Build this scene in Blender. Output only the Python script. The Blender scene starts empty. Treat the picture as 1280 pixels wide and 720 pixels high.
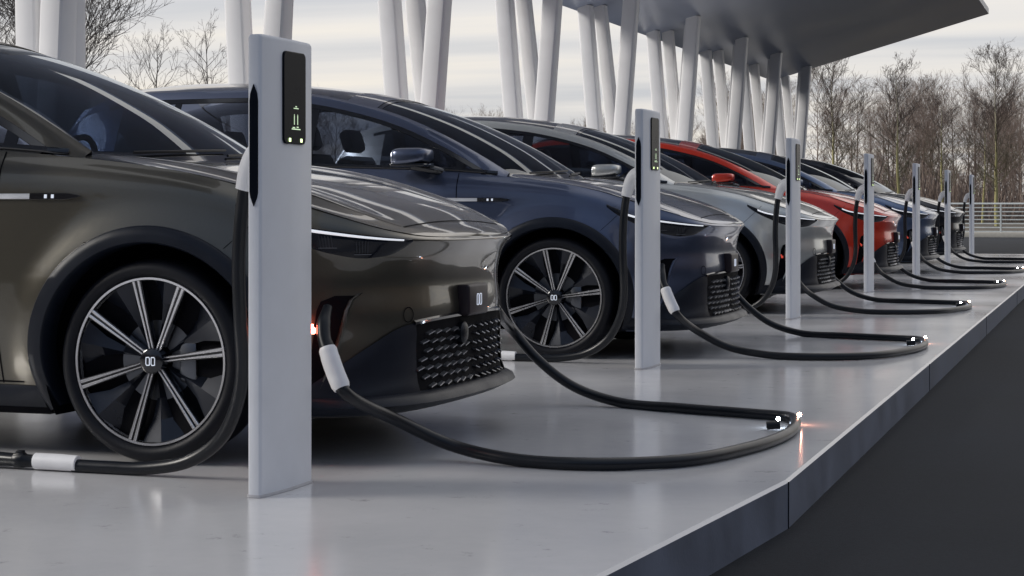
import bpy, bmesh, math, random
import numpy as np
from mathutils import Vector, Matrix
random.seed(7); np.random.seed(7)
D = bpy.data
sc = bpy.context.scene
COL = sc.collection
R = math.radians
# ------------------------------------------------------------------ materials
def nodes(name):
    m = D.materials.new(name); m.use_nodes = True
    nt = m.node_tree; b = nt.nodes['Principled BSDF']
    return m, nt, b
def tex_coords(nt, scale=(1, 1, 1), kind='Object'):
    tc = nt.nodes.new('ShaderNodeTexCoord'); mp = nt.nodes.new('ShaderNodeMapping')
    mp.inputs['Scale'].default_value = scale
    nt.links.new(tc.outputs[kind], mp.inputs['Vector'])
    return mp.outputs['Vector']
def noise(nt, vec, scale, detail=4, rough=.55):
    n = nt.nodes.new('ShaderNodeTexNoise'); n.inputs['Scale'].default_value = scale
    n.inputs['Detail'].default_value = detail; n.inputs['Roughness'].default_value = rough
    nt.links.new(vec, n.inputs['Vector']); return n.outputs['Fac']
def ramp(nt, fac, stops):
    r = nt.nodes.new('ShaderNodeValToRGB')
    e = r.color_ramp.elements
    while len(e) < len(stops): e.new(.5)
    for k, (p, c) in enumerate(stops):
        e[k].position = p; e[k].color = (*c, 1) if len(c) == 3 else c
    nt.links.new(fac, r.inputs['Fac']); return r.outputs['Color']
def bump(nt, b, fac, strength, dist=.01):
    n = nt.nodes.new('ShaderNodeBump'); n.inputs['Strength'].default_value = strength
    n.inputs['Distance'].default_value = dist
    nt.links.new(fac, n.inputs['Height']); nt.links.new(n.outputs['Normal'], b.inputs['Normal'])
def plain(name, col, rough=.5, metal=0., coat=0., var=.08, scale=8., spec=.5, bmp=0., bscale=200.):
    """base colour with slight procedural mottling of colour and roughness"""
    m, nt, b = nodes(name)
    v = tex_coords(nt)
    f = noise(nt, v, scale)
    c = ramp(nt, f, [(.3, tuple(x*(1-var) for x in col)), (.7, tuple(min(1, x*(1+var)) for x in col))])
    nt.links.new(c, b.inputs['Base Color'])
    r = ramp(nt, f, [(.3, (rough*.88,)*3), (.7, (min(1, rough*1.12),)*3)])
    nt.links.new(r, b.inputs['Roughness'])
    b.inputs['Metallic'].default_value = metal
    b.inputs['Coat Weight'].default_value = coat
    b.inputs['Coat Roughness'].default_value = .03
    b.inputs['Specular IOR Level'].default_value = spec
    if bmp: bump(nt, b, noise(nt, v, bscale, 3), bmp, .002)
    return m
def paint(name, col, metal=.75, rough=.30):
    m, nt, b = nodes(name)
    v = tex_coords(nt)
    f = noise(nt, v, 900, 2, .7)
    c = ramp(nt, f, [(.35, tuple(x*.85 for x in col)), (.65, tuple(min(1, x*1.15) for x in col))])
    nt.links.new(c, b.inputs['Base Color'])
    b.inputs['Metallic'].default_value = metal
    b.inputs['Roughness'].default_value = rough
    b.inputs['Coat Weight'].default_value = 1.
    b.inputs['Coat Roughness'].default_value = .025
    b.inputs['Coat IOR'].default_value = 1.5
    return m
def emit(name, col, strength):
    m, nt, b = nodes(name)
    b.inputs['Base Color'].default_value = (*col, 1)
    b.inputs['Emission Color'].default_value = (*col, 1)
    b.inputs['Emission Strength'].default_value = strength
    return m
def glass_mat(name, tint, alpha_col, rough=.01):
    """tinted pane: fresnel reflection over a dark transparent tint"""
    m, nt, b = nodes(name)
    nt.nodes.remove(b)
    out = nt.nodes['Material Output']
    tr = nt.nodes.new('ShaderNodeBsdfTransparent'); tr.inputs['Color'].default_value = (*alpha_col, 1)
    gl = nt.nodes.new('ShaderNodeBsdfGlossy'); gl.inputs['Roughness'].default_value = rough
    gl.inputs['Color'].default_value = (*tint, 1)
    fr = nt.nodes.new('ShaderNodeFresnel'); fr.inputs['IOR'].default_value = 1.52
    mx = nt.nodes.new('ShaderNodeMixShader')
    nt.links.new(fr.outputs['Fac'], mx.inputs['Fac'])
    nt.links.new(tr.outputs[0], mx.inputs[1]); nt.links.new(gl.outputs[0], mx.inputs[2])
    nt.links.new(mx.outputs[0], out.inputs['Surface'])
    return m
M = {}
M['black_gloss'] = plain('black_gloss', (.008, .009, .012), .12, coat=.6)
M['black_trim'] = plain('black_trim', (.004, .006, .010), .36, spec=.35)
M['cladding'] = plain('cladding', (.006, .009, .017), .40, spec=.3, bmp=.15, bscale=500)
M['void'] = plain('void', (.003, .003, .005), .8, spec=.1)
M['tyre'] = plain('tyre', (.005, .006, .010), .5, spec=.25, bmp=.3, bscale=120)
M['alloy'] = plain('alloy', (.80, .80, .82), .26, metal=.9)
M['alloy_dark'] = plain('alloy_dark', (.012, .015, .024), .3, metal=.3, coat=.2)
M['brake'] = plain('brake', (.16, .17, .19), .35, metal=1)
M['chrome'] = plain('chrome', (.85, .86, .87), .32, metal=.45)
M['hose'] = plain('hose', (.004, .006, .010), .34, spec=.4, bmp=.1, bscale=90)
M['sleeve'] = plain('sleeve', (.80, .80, .81), .45, bmp=.2, bscale=300)
M['post'] = plain('post', (.66, .68, .72), .46, coat=0, var=.03)
M['screen'] = plain('screen', (.005, .007, .012), .25, spec=.05)
M['column'] = plain('column', (.80, .80, .81), .42, var=.05, scale=1.5)
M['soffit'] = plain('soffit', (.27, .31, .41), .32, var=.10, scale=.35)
M['fascia_edge'] = plain('fascia_edge', (.5, .5, .52), .4)
M['seat'] = plain('seat', (.022, .024, .03), .6, bmp=.2)
M['dash'] = plain('dash', (.015, .016, .02), .5)
M['glass'] = glass_mat('glass', (.9, .93, 1), (.30, .33, .39))
M['wind_glass'] = glass_mat('wind_glass', (.9, .95, 1), (.05, .065, .09))
M['lamp_glass'] = plain('lamp_glass', (.005, .007, .013), .10, spec=.30)
M['drl'] = emit('drl', (.93, .95, 1), .28)
M['emblem'] = emit('emblem', (.75, .8, .9), .25)
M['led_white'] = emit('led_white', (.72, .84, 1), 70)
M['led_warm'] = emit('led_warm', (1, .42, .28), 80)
M['led_red'] = emit('led_red', (1, .10, .06), .12)
M['led_red_bright'] = emit('led_red_bright', (1, .16, .10), 26)
M['icon'] = emit('icon', (.65, .85, .55), .35)
M['lime'] = emit('lime', (.75, 1, .45), 1.3)
M['plate'] = plain('plate', (.022, .015, .019), .4, spec=.35)
# ------------------------------------------------------------------ object helpers
def mesh_obj(name, verts, faces, mat, parent=None, smooth=40, mats=None, fmat=None):
    me = D.meshes.new(name)
    me.from_pydata([tuple(v) for v in verts], [], [tuple(f) for f in faces])
    for mm in (mats or [mat]): me.materials.append(mm)
    if fmat is not None: me.polygons.foreach_set('material_index', fmat)
    me.update()
    if smooth:
        me.polygons.foreach_set('use_smooth', [True]*len(me.polygons))
        me.set_sharp_from_angle(angle=R(smooth))
    o = D.objects.new(name, me); COL.objects.link(o)
    if parent: o.parent = parent
    return o
class MB:
    def __init__(s): s.v = []; s.f = []
    def add(s, v, f):
        n = len(s.v); s.v += [tuple(x) for x in v]; s.f += [tuple(i+n for i in q) for q in f]; return s
    def box(s, c, d, bev=0, rot=None, seg=2):
        bm = bmesh.new(); bmesh.ops.create_cube(bm, size=1)
        bmesh.ops.scale(bm, vec=d, verts=bm.verts)
        if bev: bmesh.ops.bevel(bm, geom=list(bm.edges), offset=bev, segments=seg, profile=.5, affect='EDGES')
        if rot: bmesh.ops.rotate(bm, matrix=rot, verts=bm.verts)
        bmesh.ops.translate(bm, vec=c, verts=bm.verts)
        bm.verts.index_update()
        s.add([v.co[:] for v in bm.verts], [[v.index for v in f.verts] for f in bm.faces]); bm.free(); return s
    def grid(s, P, flip=False, close=False):
        """P[i][j] -> points"""
        ni, nj = len(P), len(P[0]); n = len(s.v)
        for r in P:
            for p in r: s.v.append(tuple(p))
        for i in range(ni-1):
            for j in range(nj-1 if not close else nj):
                a, b = n+i*nj+j, n+i*nj+(j+1) % nj; c, d = n+(i+1)*nj+(j+1) % nj, n+(i+1)*nj+j
                s.f.append((a, d, c, b) if flip else (a, b, c, d))
        return s
    def tube(s, pts, rad, n=10, caps=True):
        pts = [Vector(p) for p in pts]; m = len(pts)
        rads = rad if hasattr(rad, '__len__') else [rad]*m
        T = [(pts[min(i+1, m-1)]-pts[max(i-1, 0)]).normalized() for i in range(m)]
        up = Vector((0, 0, 1)) if abs(T[0].z) < .9 else Vector((0, 1, 0))
        N = (up-T[0]*up.dot(T[0])).normalized(); base = len(s.v)
        for i in range(m):
            N = (N-T[i]*N.dot(T[i])).normalized(); B = T[i].cross(N)
            for k in range(n):
                a = 2*math.pi*k/n
                s.v.append(tuple(pts[i]+(N*math.cos(a)+B*math.sin(a))*rads[i]))
        for i in range(m-1):
            for k in range(n):
                a, b = base+i*n+k, base+i*n+(k+1) % n
                s.f.append((a, b, b+n, a+n))
        if caps:
            s.f.append(tuple(base+k for k in range(n))[::-1]); s.f.append(tuple(base+(m-1)*n+k for k in range(n)))
        return s
    def lathe(s, prof, c, n=64, sgn=1):
        """profile (r, y) turned about a y axis through c"""
        P = []
        for r, y in prof:
            P.append([(c[0]+r*math.cos(2*math.pi*k/n), c[1]+y*sgn, c[2]+r*math.sin(2*math.pi*k/n)) for k in range(n)])
        return s.grid(P, close=True, flip=sgn > 0)
    def build(s, name, mat, parent=None, smooth=40): return mesh_obj(name, s.v, s.f, mat, parent, smooth)
def spline(pts, n=8):
    """centripetal Catmull-Rom through pts"""
    P = [np.array(p, float) for p in pts]; P = [2*P[0]-P[1]]+P+[2*P[-1]-P[-2]]; out = []
    for i in range(1, len(P)-2):
        a, b, c, d = P[i-1], P[i], P[i+1], P[i+2]
        t0 = 0.; t1 = t0+np.linalg.norm(b-a)**.5; t2 = t1+np.linalg.norm(c-b)**.5; t3 = t2+np.linalg.norm(d-c)**.5
        for k in range(n):
            q = t1+(t2-t1)*k/n
            A1 = (t1-q)/(t1-t0)*a+(q-t0)/(t1-t0)*b; A2 = (t2-q)/(t2-t1)*b+(q-t1)/(t2-t1)*c; A3 = (t3-q)/(t3-t2)*c+(q-t2)/(t3-t2)*d
            B1 = (t2-q)/(t2-t0)*A1+(q-t0)/(t2-t0)*A2; B2 = (t3-q)/(t3-t1)*A2+(q-t1)/(t3-t1)*A3
            out.append((t2-q)/(t2-t1)*B1+(q-t1)/(t2-t1)*B2)
    out.append(P[-2]); return [tuple(p) for p in out]
def thing(name, label, cat, loc=(0, 0, 0), group=None):
    o = D.objects.new(name, None); COL.objects.link(o); o.location = loc
    o.empty_display_size = .2
    tag(o, label, cat, group); return o
def tag(o, label=None, cat=None, group=None, kind=None):
    if label: o['label'] = label
    if cat: o['category'] = cat
    if group: o['group'] = group
    if kind: o['kind'] = kind
    return o
def copy_tree(o, parent=None):
    c = o.copy(); COL.objects.link(c); c.parent = parent
    for ch in KIDS.get(o.name, []): copy_tree(ch, c)
    return c
KIDS = {}
def index_kids():
    KIDS.clear()
    for o in D.objects:
        if o.parent: KIDS.setdefault(o.parent.name, []).append(o)
def pchip(x, y):
    """monotone cubic interpolant"""
    x = np.array(x, float); y = np.array(y, float)
    if x[0] > x[-1]: x, y = x[::-1], y[::-1]
    h = np.diff(x); dl = np.diff(y)/h; n = len(x); d = np.zeros(n)
    for k in range(1, n-1):
        if dl[k-1]*dl[k] > 0:
            w1, w2 = 2*h[k]+h[k-1], h[k]+2*h[k-1]
            d[k] = (w1+w2)/(w1/dl[k-1]+w2/dl[k])
    d[0], d[-1] = dl[0], dl[-1]
    def f(q):
        q = np.clip(q, x[0], x[-1]); k = np.clip(np.searchsorted(x, q)-1, 0, n-2)
        t = (q-x[k])/h[k]
        return (y[k]*(2*t**3-3*t*t+1)+h[k]*d[k]*(t**3-2*t*t+t)+y[k+1]*(-2*t**3+3*t*t)+h[k]*d[k+1]*(t**3-t*t))
    return f
def sstep(a, b, x):
    t = min(1, max(0, (x-a)/(b-a))); return t*t*(3-2*t)
# ------------------------------------------------------------------ camera
YAW = 18.29
cam = D.cameras.new('camera'); co = D.objects.new('camera', cam); COL.objects.link(co)
co.location = (0, 0, .96); co.rotation_euler = (R(90), 0, R(YAW))
cam.sensor_width = 36; cam.lens = 36*2300/1280
cam.shift_y = -104/1280; cam.clip_end = 3000; cam.clip_start = .05
sc.camera = co
SN, CS = math.sin(R(YAW)), math.cos(R(YAW))
# ------------------------------------------------------------------ car surface
WB = 2.95                       # wheelbase; u = 0 at the front axle, nose at u = .96
ctrl = [(.960, 0), (.957, .2), (.94, .4), (.895, .58), (.815, .72), (.69, .825), (.5, .905), (.25, .96), (0, .985),
        (-.5, .99), (-1.5, .98), (-2.5, .99), (-2.95, .995), (-3.3, .965), (-3.6, .86), (-3.75, .68), (-3.82, .4), (-3.84, 0)]
# tangent across the nose and tail stays perpendicular to the axis
def plan_curve():
    P = [np.array(p, float) for p in ctrl]
    P = [np.array([P[1][0], -P[1][1]])]+P+[np.array([P[-2][0], -P[-2][1]])]
    out = []
    for i in range(1, len(P)-2):
        for k in range(60):
            t = k/60; a, b, c, d = P[i-1], P[i], P[i+1], P[i+2]
            t0 = 0; t1 = t0+np.linalg.norm(b-a)**.5; t2 = t1+np.linalg.norm(c-b)**.5; t3 = t2+np.linalg.norm(d-c)**.5
            q = t1+(t2-t1)*t
            A1 = (t1-q)/(t1-t0)*a+(q-t0)/(t1-t0)*b; A2 = (t2-q)/(t2-t1)*b+(q-t1)/(t2-t1)*c; A3 = (t3-q)/(t3-t2)*c+(q-t2)/(t3-t2)*d
            B1 = (t2-q)/(t2-t0)*A1+(q-t0)/(t2-t0)*A2; B2 = (t3-q)/(t3-t1)*A2+(q-t1)/(t3-t1)*A3
            out.append((t2-q)/(t2-t1)*B1+(q-t1)/(t2-t1)*B2)
    out.append(P[-2]); return np.array(out)
BP = plan_curve()
arc = np.concatenate([[0], np.cumsum(np.linalg.norm(np.diff(BP, axis=0), axis=1))]); SL = arc[-1]
tg = np.gradient(BP, arc, axis=0)
tg[0] = (0, 1); tg[-1] = (0, -1)
for _ in range(30): tg[1:-1] = (tg[:-2]+tg[1:-1]*2+tg[2:])/4
tg /= np.linalg.norm(tg, axis=1)[:, None]
NR = np.stack([tg[:, 1], -tg[:, 0]], 1)      # outward (v measured positive away from the centreline)
def B(s): return np.array([np.interp(s, arc, BP[:, 0]), np.interp(s, arc, BP[:, 1])])
def Nn(s):
    n = np.array([np.interp(s, arc, NR[:, 0]), np.interp(s, arc, NR[:, 1])]); return n/np.linalg.norm(n)
def s_at(u): return float(np.interp(-u, -BP[:, 0], arc))
hl = pchip([.96, .9, .7, .5, .37, .26, 0, -.5, -3, -3.84], [.822, .828, .856, .893, .945, .99, 1.03, 1.065, 1.09, 1.05])
Tz = pchip([.96, .93, .85, .7, .5, .26, 0, -.4, -.8, -2.9, -3.4, -3.84], [.834, .838, .862, .915, .978, 1.05, 1.10, 1.145, 1.175, 1.215, 1.2, 1.12])
Cz = pchip([.96, .93, .85, .72, .6, .4, .2, -.1, -.3, -.5], [.834, .855, .892, .95, .992, 1.05, 1.092, 1.135, 1.15, 1.14])
ZS = [.17, .22, .30, .42, .55, .66, .76]
IN_S = [.10, .075, .05, .022, .004, 0, .004, .026, .075]
IN_F = [.10, .03, .055, .06, .050, .058, .040, .002, .014]
def column(s):
    u, v = B(s); w = sstep(.42, .80, u)
    z = [a for a in ZS]+[float(hl(u)), float(Tz(u))]
    ins = [a*(1-w)+b*w for a, b in zip(IN_S, IN_F)]
    idx = np.arange(9.); t = np.linspace(0, 8, 65)
    zz = pchip(idx, z)(t); ii = pchip(idx, ins)(t)
    for uc in (0., -WB):
        r = np.hypot(u-uc, zz-.38)
        ii = ii-.022*np.clip((.60-r)/.10, 0, 1)**1.0*np.clip((1.0-zz)/.12, 0, 1)*(1-w)*np.clip((zz-.2)/.15, 0, 1)
    return zz, ii
def pt(s, z, off=0., side=-1):
    zz, ii = column(s); i = np.interp(z, zz, ii); b = B(s); n = Nn(s); p = b-n*(i-off)
    return (p[0], side*max(0, p[1]), z)
def put(u, z, off=0., side=-1): return pt(s_at(u), z, off, side)
def hoodz(u, b):
    T, C = float(Tz(u)), float(Cz(u)); e = 1-abs(b)**2.2
    ridge = .016*math.exp(-((abs(b)-.80)/.09)**2)*sstep(.92, .5, u)*sstep(1.01, .93, abs(b))
    return T+(C-T)*e+ridge
# ---- rail / roof curves
Rv = pchip([-.33, -.56, -.8, -1.1, -1.4, -1.8, -2.3, -3., -3.5, -3.75], [.835, .805, .775, .74, .71, .685, .67, .665, .675, .70])
Rz = pchip([-.33, -.56, -.8, -1.1, -1.4, -1.8, -2.3, -3., -3.5, -3.75], [1.13, 1.262, 1.385, 1.515, 1.605, 1.685, 1.730, 1.725, 1.62, 1.28])
CC = spline([(-.13, 1.125), (-.30, 1.235), (-.50, 1.352), (-.85, 1.515), (-1.25, 1.655), (-1.6, 1.735), (-2.1, 1.800), (-2.6, 1.825), (-3.1, 1.815), (-3.45, 1.75), (-3.72, 1.45), (-3.8, 1.16)], 12)
CCa = np.array(CC)
Ccz = lambda u: float(np.interp(-u, -CCa[:, 0], CCa[:, 1]))
def top(a, b, side=-1, off=0.):
    """a: 0-1 windscreen, 1-2 roof, 2-3 tailgate glass; b: 0 centre - 1 rail"""
    if a <= 1: cu, ru = -.13-1.24*a, -.33-.99*a
    elif a <= 2: cu, ru = -1.37-2.08*(a-1), -1.32-2.03*(a-1)
    else: cu, ru = -3.45-.34*(a-2), -3.35-.37*(a-2)
    cz = Ccz(cu); rz, rv = float(Rz(ru)), float(Rv(ru))
    k = abs(b)**2.3
    return (cu+(ru-cu)*k, side*rv*b, cz+(rz-cz)*k+off)
def sidew(u, t, side=-1, off=0.):
    """side window surface: t 0 at the belt, 1 at the rail"""
    s = s_at(u); zz, ii = column(s); base = B(s)[1]-ii[-1]-.028; zb = float(Tz(u))+.002
    rz, rv = float(Rz(u)), float(Rv(u))
    k = min(1, max(0, (-.33-u)/.12)); base = base*k+min(base, rv)*(1-k) if k < 1 else base
    v = base+(rv-base)*t+.022*math.sin(math.pi*t)*min(1, (rz-zb)/.3)+off
    return (u, side*v, zb+(max(rz, zb+.001)-zb)*t)
CX = 1.42                       # root of the car sits under its middle
def sh(P): return [[(p[0]+CX, p[1], p[2]) for p in r] for r in P]
def shl(P): return [(p[0]+CX, p[1], p[2]) for p in P]
def strip(mb, fa, fb, params, side, m=1):
    """surface between two curves fa(q), fb(q)"""
    P = [[tuple(np.array(fa(q))*(1-k/m)+np.array(fb(q))*(k/m)) for k in range(m+1)] for q in params]
    mb.grid(sh(P), flip=side > 0)
def emblem(name, parent, c, ex, ey, h, mat, th=.10):
    """two rounded upright rings side by side, drawn as thin bars: ex, ey are in-plane unit axes"""
    mb = MB(); ex, ey = Vector(ex), Vector(ey); n = ex.cross(ey)
    for k in (-1, 1):
        cc = Vector(c)+ex*h*.36*k
        w, hh = h*.25, h*.5
        ring = [(-w, -hh*.95), (w*.6, -hh), (w, -hh*.6), (w*.9, hh*.95), (-w*.7, hh), (-w, hh*.6)]
        pts = [cc+ex*a*1.0+ey*b for a, b in ring]; pts.append(pts[0])
        for a, b in zip(pts[:-1], pts[1:]): mb.tube([a, b], h*th*.5, 4)
    return mb.build(name, mat, parent, smooth=0)
def make_wheel(parent, cx, side):
    """cx is measured at the axle in car space; side -1 near, +1 far"""
    # face lies at |v| = .965
    fy = .968; c = (cx, side*fy, .38); sg = side
    mb = MB()
    mb.lathe([(.300, -.20), (.300, -.02), (.3035, 0), (.3115, .001), (.314, -.006), (.314, -.05)], c, 96, sg)   # rim ring
    wheel = mb.build('wheel', M['alloy'], parent)
    w2 = MB(); w2.lathe([(0, -.075), (.12, -.075), (.299, -.045), (.302, -.004)], c, 72, sg)
    w2.build('rim_dish', M['void'], wheel)
    t = MB(); t.lathe([(.30, -.25), (.36, -.262), (.376, -.24), (.38, -.20), (.38, -.06), (.376, -.02), (.365, .004), (.345, .014), (.326, .010), (.3155, -.002), (.3145, -.02)], c, 96, sg)
    tyre = t.build('tyre', M['tyre'], wheel)
    h = MB(); h.lathe([(0, -.010), (.040, -.010), (.047, -.014), (.050, -.05)], c, 40, sg); h.build('hub_cap', M['black_gloss'], wheel)
    emblem('wheel_badge', wheel, (cx, side*(fy-.006), .38), (-side*-1 if side < 0 else -1, 0, 0), (0, 0, 1), .030, M['emblem'], .12)
    br = MB(); br.lathe([(.06, -.07), (.17, -.07), (.172, -.085)], c, 48, sg); br.build('brake_disc', M['brake'], wheel)
    ang = [-11, 25, 82, 141, 194, 252, 305]
    for a in ang:
        aa = R(90-a); sp = MB()
        d = Vector((math.cos(aa), 0, math.sin(aa))); q = Vector((-math.sin(aa), 0, math.cos(aa)))
        dirn = -1 if side > 0 else 1
        d.x *= dirn; q.x *= dirn
        for k in (-1, 1):
            P = []
            for r, w, g, y in ((.044, .0045, .0065, -.030), (.12, .0055, .0070, -.022), (.22, .0075, .0088, -.010), (.302, .0095, .0105, -.002)):
                o = Vector(c)+d*r+q*g*k+Vector((0, side*y, 0)); yy = Vector((0, side, 0))
                P.append([o-q*w*.62-yy*.02, o-q*w*.62, o-q*w*.35+yy*.002, o+q*w*.35+yy*.002, o+q*w*.62, o+q*w*.62-yy*.02])
            sp.grid(P, flip=side > 0)
        sp.build('spoke', M['alloy'], wheel, 30)
        # dark core between the twin bars
        co_ = MB(); P = []
        for r, w, y in ((.044, .012, -.035), (.12, .013, -.027), (.22, .017, -.014), (.302, .020, -.006)):
            o = Vector(c)+d*r+Vector((0, side*y, 0)); yy = Vector((0, side, 0))
            P.append([o-q*w-yy*.03, o-q*w, o+q*w, o+q*w-yy*.03])
        co_.grid(P, flip=side > 0); co_.build('spoke_core', M['black_gloss'], wheel, 30)
    a2 = sorted(x % 360 for x in ang)
    bl = MB()
    for i, a in enumerate(a2):
        b = a2[(i+1) % 7]+(360 if i == 6 else 0)
        m_ = (a+b)/2+4; wd = (b-a)
        P = []
        for r, f, y in ((.05, .10, -.045), (.14, .14, -.045), (.22, .20, -.028), (.303, .30, -.008)):
            row = []
            for k, dy in ((-1, -.035), (0, 0.0), (1, -.012)):
                aa = R(90-(m_+k*f*wd)); row.append((cx+(-1 if side > 0 else 1)*r*math.cos(aa), c[1]+side*(y+dy), .38+r*math.sin(aa)))
            P.append(row)
        bl.grid(P, flip=side > 0)
    bl.build('aero_blade', M['alloy_dark'], wheel, 15)
    cal = MB(); cal.box((cx+.13, side*(fy-.075), .38), (.075, .05, .16), .015); cal.build('brake_caliper', M['brake'], wheel)
    return wheel
PAINT0 = paint('paint_bronze', (.106, .097, .076))
def make_car():
    root = thing('parked_car', '', 'car', (0, 0, 0))
    NS = 190
    # column positions, denser at the nose
    ss = list(np.linspace(0, 1.6, 90))+list(np.linspace(1.6, SL, 130))[1:]
    for q in (-.646, -1.74, -2.86): ss.append(s_at(q))
    ss = sorted(ss)
    cols = []
    for s in ss:
        zz, ii = column(s); b = B(s); n = Nn(s)
        cols.append([(b[0]-n[0]*i, max(0, b[1]-n[1]*i), z) for z, i in zip(zz, ii)])
    regions = {'body': MB(), 'front_door': [MB(), MB()], 'rear_door': [MB(), MB()]}
    for side in (-1, 1):
        idx = {}
        def vid(mb, key, i, k):
            kk = (key, i, k)
            if kk not in idx:
                p = cols[i][k]; mb.v.append((p[0]+CX, side*p[1], p[2])); idx[kk] = len(mb.v)-1
            return idx[kk]
        for i in range(len(ss)-1):
            for k in range(64):
                q = [(i, k), (i+1, k), (i+1, k+1), (i, k+1)]
                inside = any(math.hypot(cols[a][b][0]-uc, cols[a][b][2]-.38) < .462 for a, b in q for uc in (0, -WB))
                if inside: continue
                um = (cols[i][k][0]+cols[i+1][k][0])/2; zm = cols[i][k][2]
                key = 'body'; mb = regions['body']
                if zm > .27 and k < 64 and -1.74 < um < -.646: key = 'front_door'; mb = regions[key][0 if side < 0 else 1]
                elif zm > .27 and -2.86 < um < -1.74: key = 'rear_door'; mb = regions[key][0 if side < 0 else 1]
                ids = [vid(mb, key, a, b) for a, b in q]
                mb.f.append(tuple(ids if side > 0 else ids[::-1]))
    # hood, wings and cowl deck share one analytic surface; the hood is its own panel
    bb = sorted(set([0, .1, .2, .3, .4, .5, .58, .64, .70, .74, .78, .82, .84, .88, .92, .95, .975, 1.0]))
    hs = [s for s in ss if B(s)[0] > -.52]
    hood, deck = MB(), regions['body']
    edge = []
    for s in hs:
        zz, ii = column(s); b = B(s); n = Nn(s); edge.append((b[0]-n[0]*ii[-1], max(0, b[1]-n[1]*ii[-1])))
    for side in (-1, 1):
        ids = {}
        for i in range(len(hs)-1):
            for j in range(len(bb)-1):
                um = (edge[i][0]+edge[i+1][0])/2; bm_ = (bb[j]+bb[j+1])/2
                ishood = bm_ < .84 and -.30 < um and um < .862
                mb = hood if ishood else deck
                q = []
                for (a, c) in ((i, j), (i+1, j), (i+1, j+1), (i, j+1)):
                    kk = (ishood, a, c)
                    if kk not in ids:
                        u, v = edge[a]; mb.v.append((u+CX, side*v*bb[c], hoodz(min(u+.0, .96), bb[c]))); ids[kk] = len(mb.v)-1
                    q.append(ids[kk])
                mb.f.append(tuple(q if side < 0 else q[::-1]))
    # belt ledge behind the screen and tail deck
    for side in (-1, 1):
        us = np.linspace(-.5, -3.83, 60)
        P = []
        for u in us:
            s = s_at(u); zz, ii = column(s); v = B(s)[1]-ii[-1]
            P.append([(u, side*max(.01, v), float(Tz(u))), (u, side*max(.005, v-.012), float(Tz(u))+.006), (u, side*max(0, v*.80-.02), float(Tz(u))+.004)])
        deck.grid(sh(P), flip=side < 0)
    # painted rail, pillars and tail quarter
    for side in (-1, 1):
        us = np.linspace(-.345, -3.7, 110); P = []
        for u in us:
            rz, zb = float(Rz(u)), float(Tz(u)); h = max(.01, rz-zb); bw = .046
            t0 = max(0, 1-bw/h)
            row = [sidew(u, t0, side, -.004), sidew(u, t0, side, .008), sidew(u, (t0+1)/2, side, .012)]
            x, y, z = sidew(u, 1, side, .008); row.append((x, y, z+.006))
            w = .042
            kz = max(0, (Ccz(min(u, -.14))-rz))
            row.append((x-.0, y-side*(w*.5), z+.014)); row.append((x, y-side*w, z+.012+.10*kz)); row.append((x, y-side*(w+.002), z-.01))
            P.append(row)
        deck.grid(sh(P), flip=side < 0)
        P = [[sidew(u, t, side, .006) for t in np.linspace(0, 1, 5)] for u in np.linspace(-3.18, -3.74, 14)]
        deck.grid(sh(P), flip=side < 0)
    body = deck.build('body', PAINT0, root, 35)
    hood.build('hood', PAINT0, root, 35)
    gaps = MB()
    for side, j in ((-1, 0), (1, 1)):
        fd = regions['front_door'][j].build('front_door', PAINT0, root, 35)
        rd = regions['rear_door'][j].build('rear_door', PAINT0, root, 35)
        # shut lines, dark slivers sunk between the panels
        for uq in (-.646, -1.74):
            zs = np.linspace(.28, float(Tz(uq))-.002, 30)
            strip(gaps, lambda z: put(uq+.003, z, .0015, side), lambda z: put(uq-.003, z, .0015, side), zs, side)
        strip(gaps, lambda u: put(u, .283, .0015, side), lambda u: put(u, .289, .0015, side), np.linspace(-2.4, -.55, 40), side)
        # bumper-to-wing joint above the arch
        strip(gaps, lambda q: put(.30+q*.16-.002, .80+q*.15, .0015, side), lambda q: put(.30+q*.16+.002, .80+q*.15, .0015, side), np.linspace(0, 1, 12), side)
        for md, part in ((0, fd), (1, rd)):
            pass
        # flush door handle blade: chrome bar with a black spear at its front end
        if True:
            hd = MB(); us = np.linspace(-.99, -.49, 16) if True else None
            P = [[put(u, .992-.011, .004, side), put(u, .992-.009, .012, side), put(u, .992+.009, .012, side), put(u, .992+.011, .004, side)] for u in us]
            hd.grid(sh(P), flip=side > 0); hb = hd.build('side_blade', M['chrome'], root)
            sp = MB(); P = []
            for u, w in ((-.50, .014), (-.40, .014), (-.34, .013), (-.30, .006), (-.285, .001)):
                P.append([put(u, .992-w, .003, side), put(u, .992-w*.8, .014, side), put(u, .992+w*.8, .014, side), put(u, .992+w, .003, side)])
            sp.grid(sh(P), flip=side > 0); sp.build('blade_tip', M['black_gloss'], hb)
            for du in (-.435, -.405):
                e = MB(); strip(e, lambda q: put(du+q, .985, .0165, side), lambda q: put(du+q, .999, .0165, side), np.linspace(0, .012, 3), side)
                e.build('marker_light', M['emblem'], hb)
    hl_gap = MB()
    for side in (-1, 1):
        bs = .84
        us = np.linspace(-.28, .85, 60)
        def hp(u, b, dz=.0012):
            s = s_at(u); zz, ii = column(s); bx = B(s); n = Nn(s); e = (bx[0]-n[0]*ii[-1], bx[1]-n[1]*ii[-1])
            return (e[0], side*e[1]*b, hoodz(e[0], b)+dz)
        P = [[hp(u, bs-.003), hp(u, bs+.003)] for u in us]
        gaps.grid(sh(P), flip=side < 0)
        ef = [hp(u, b_) for u, b_ in ()]
        P = [[hp(.853, b), hp(.860, b)] for b in np.linspace(0, .84, 30)]
        gaps.grid(sh(P), flip=side > 0)
    gaps.build('shut_lines', M['void'], root, 0)
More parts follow.
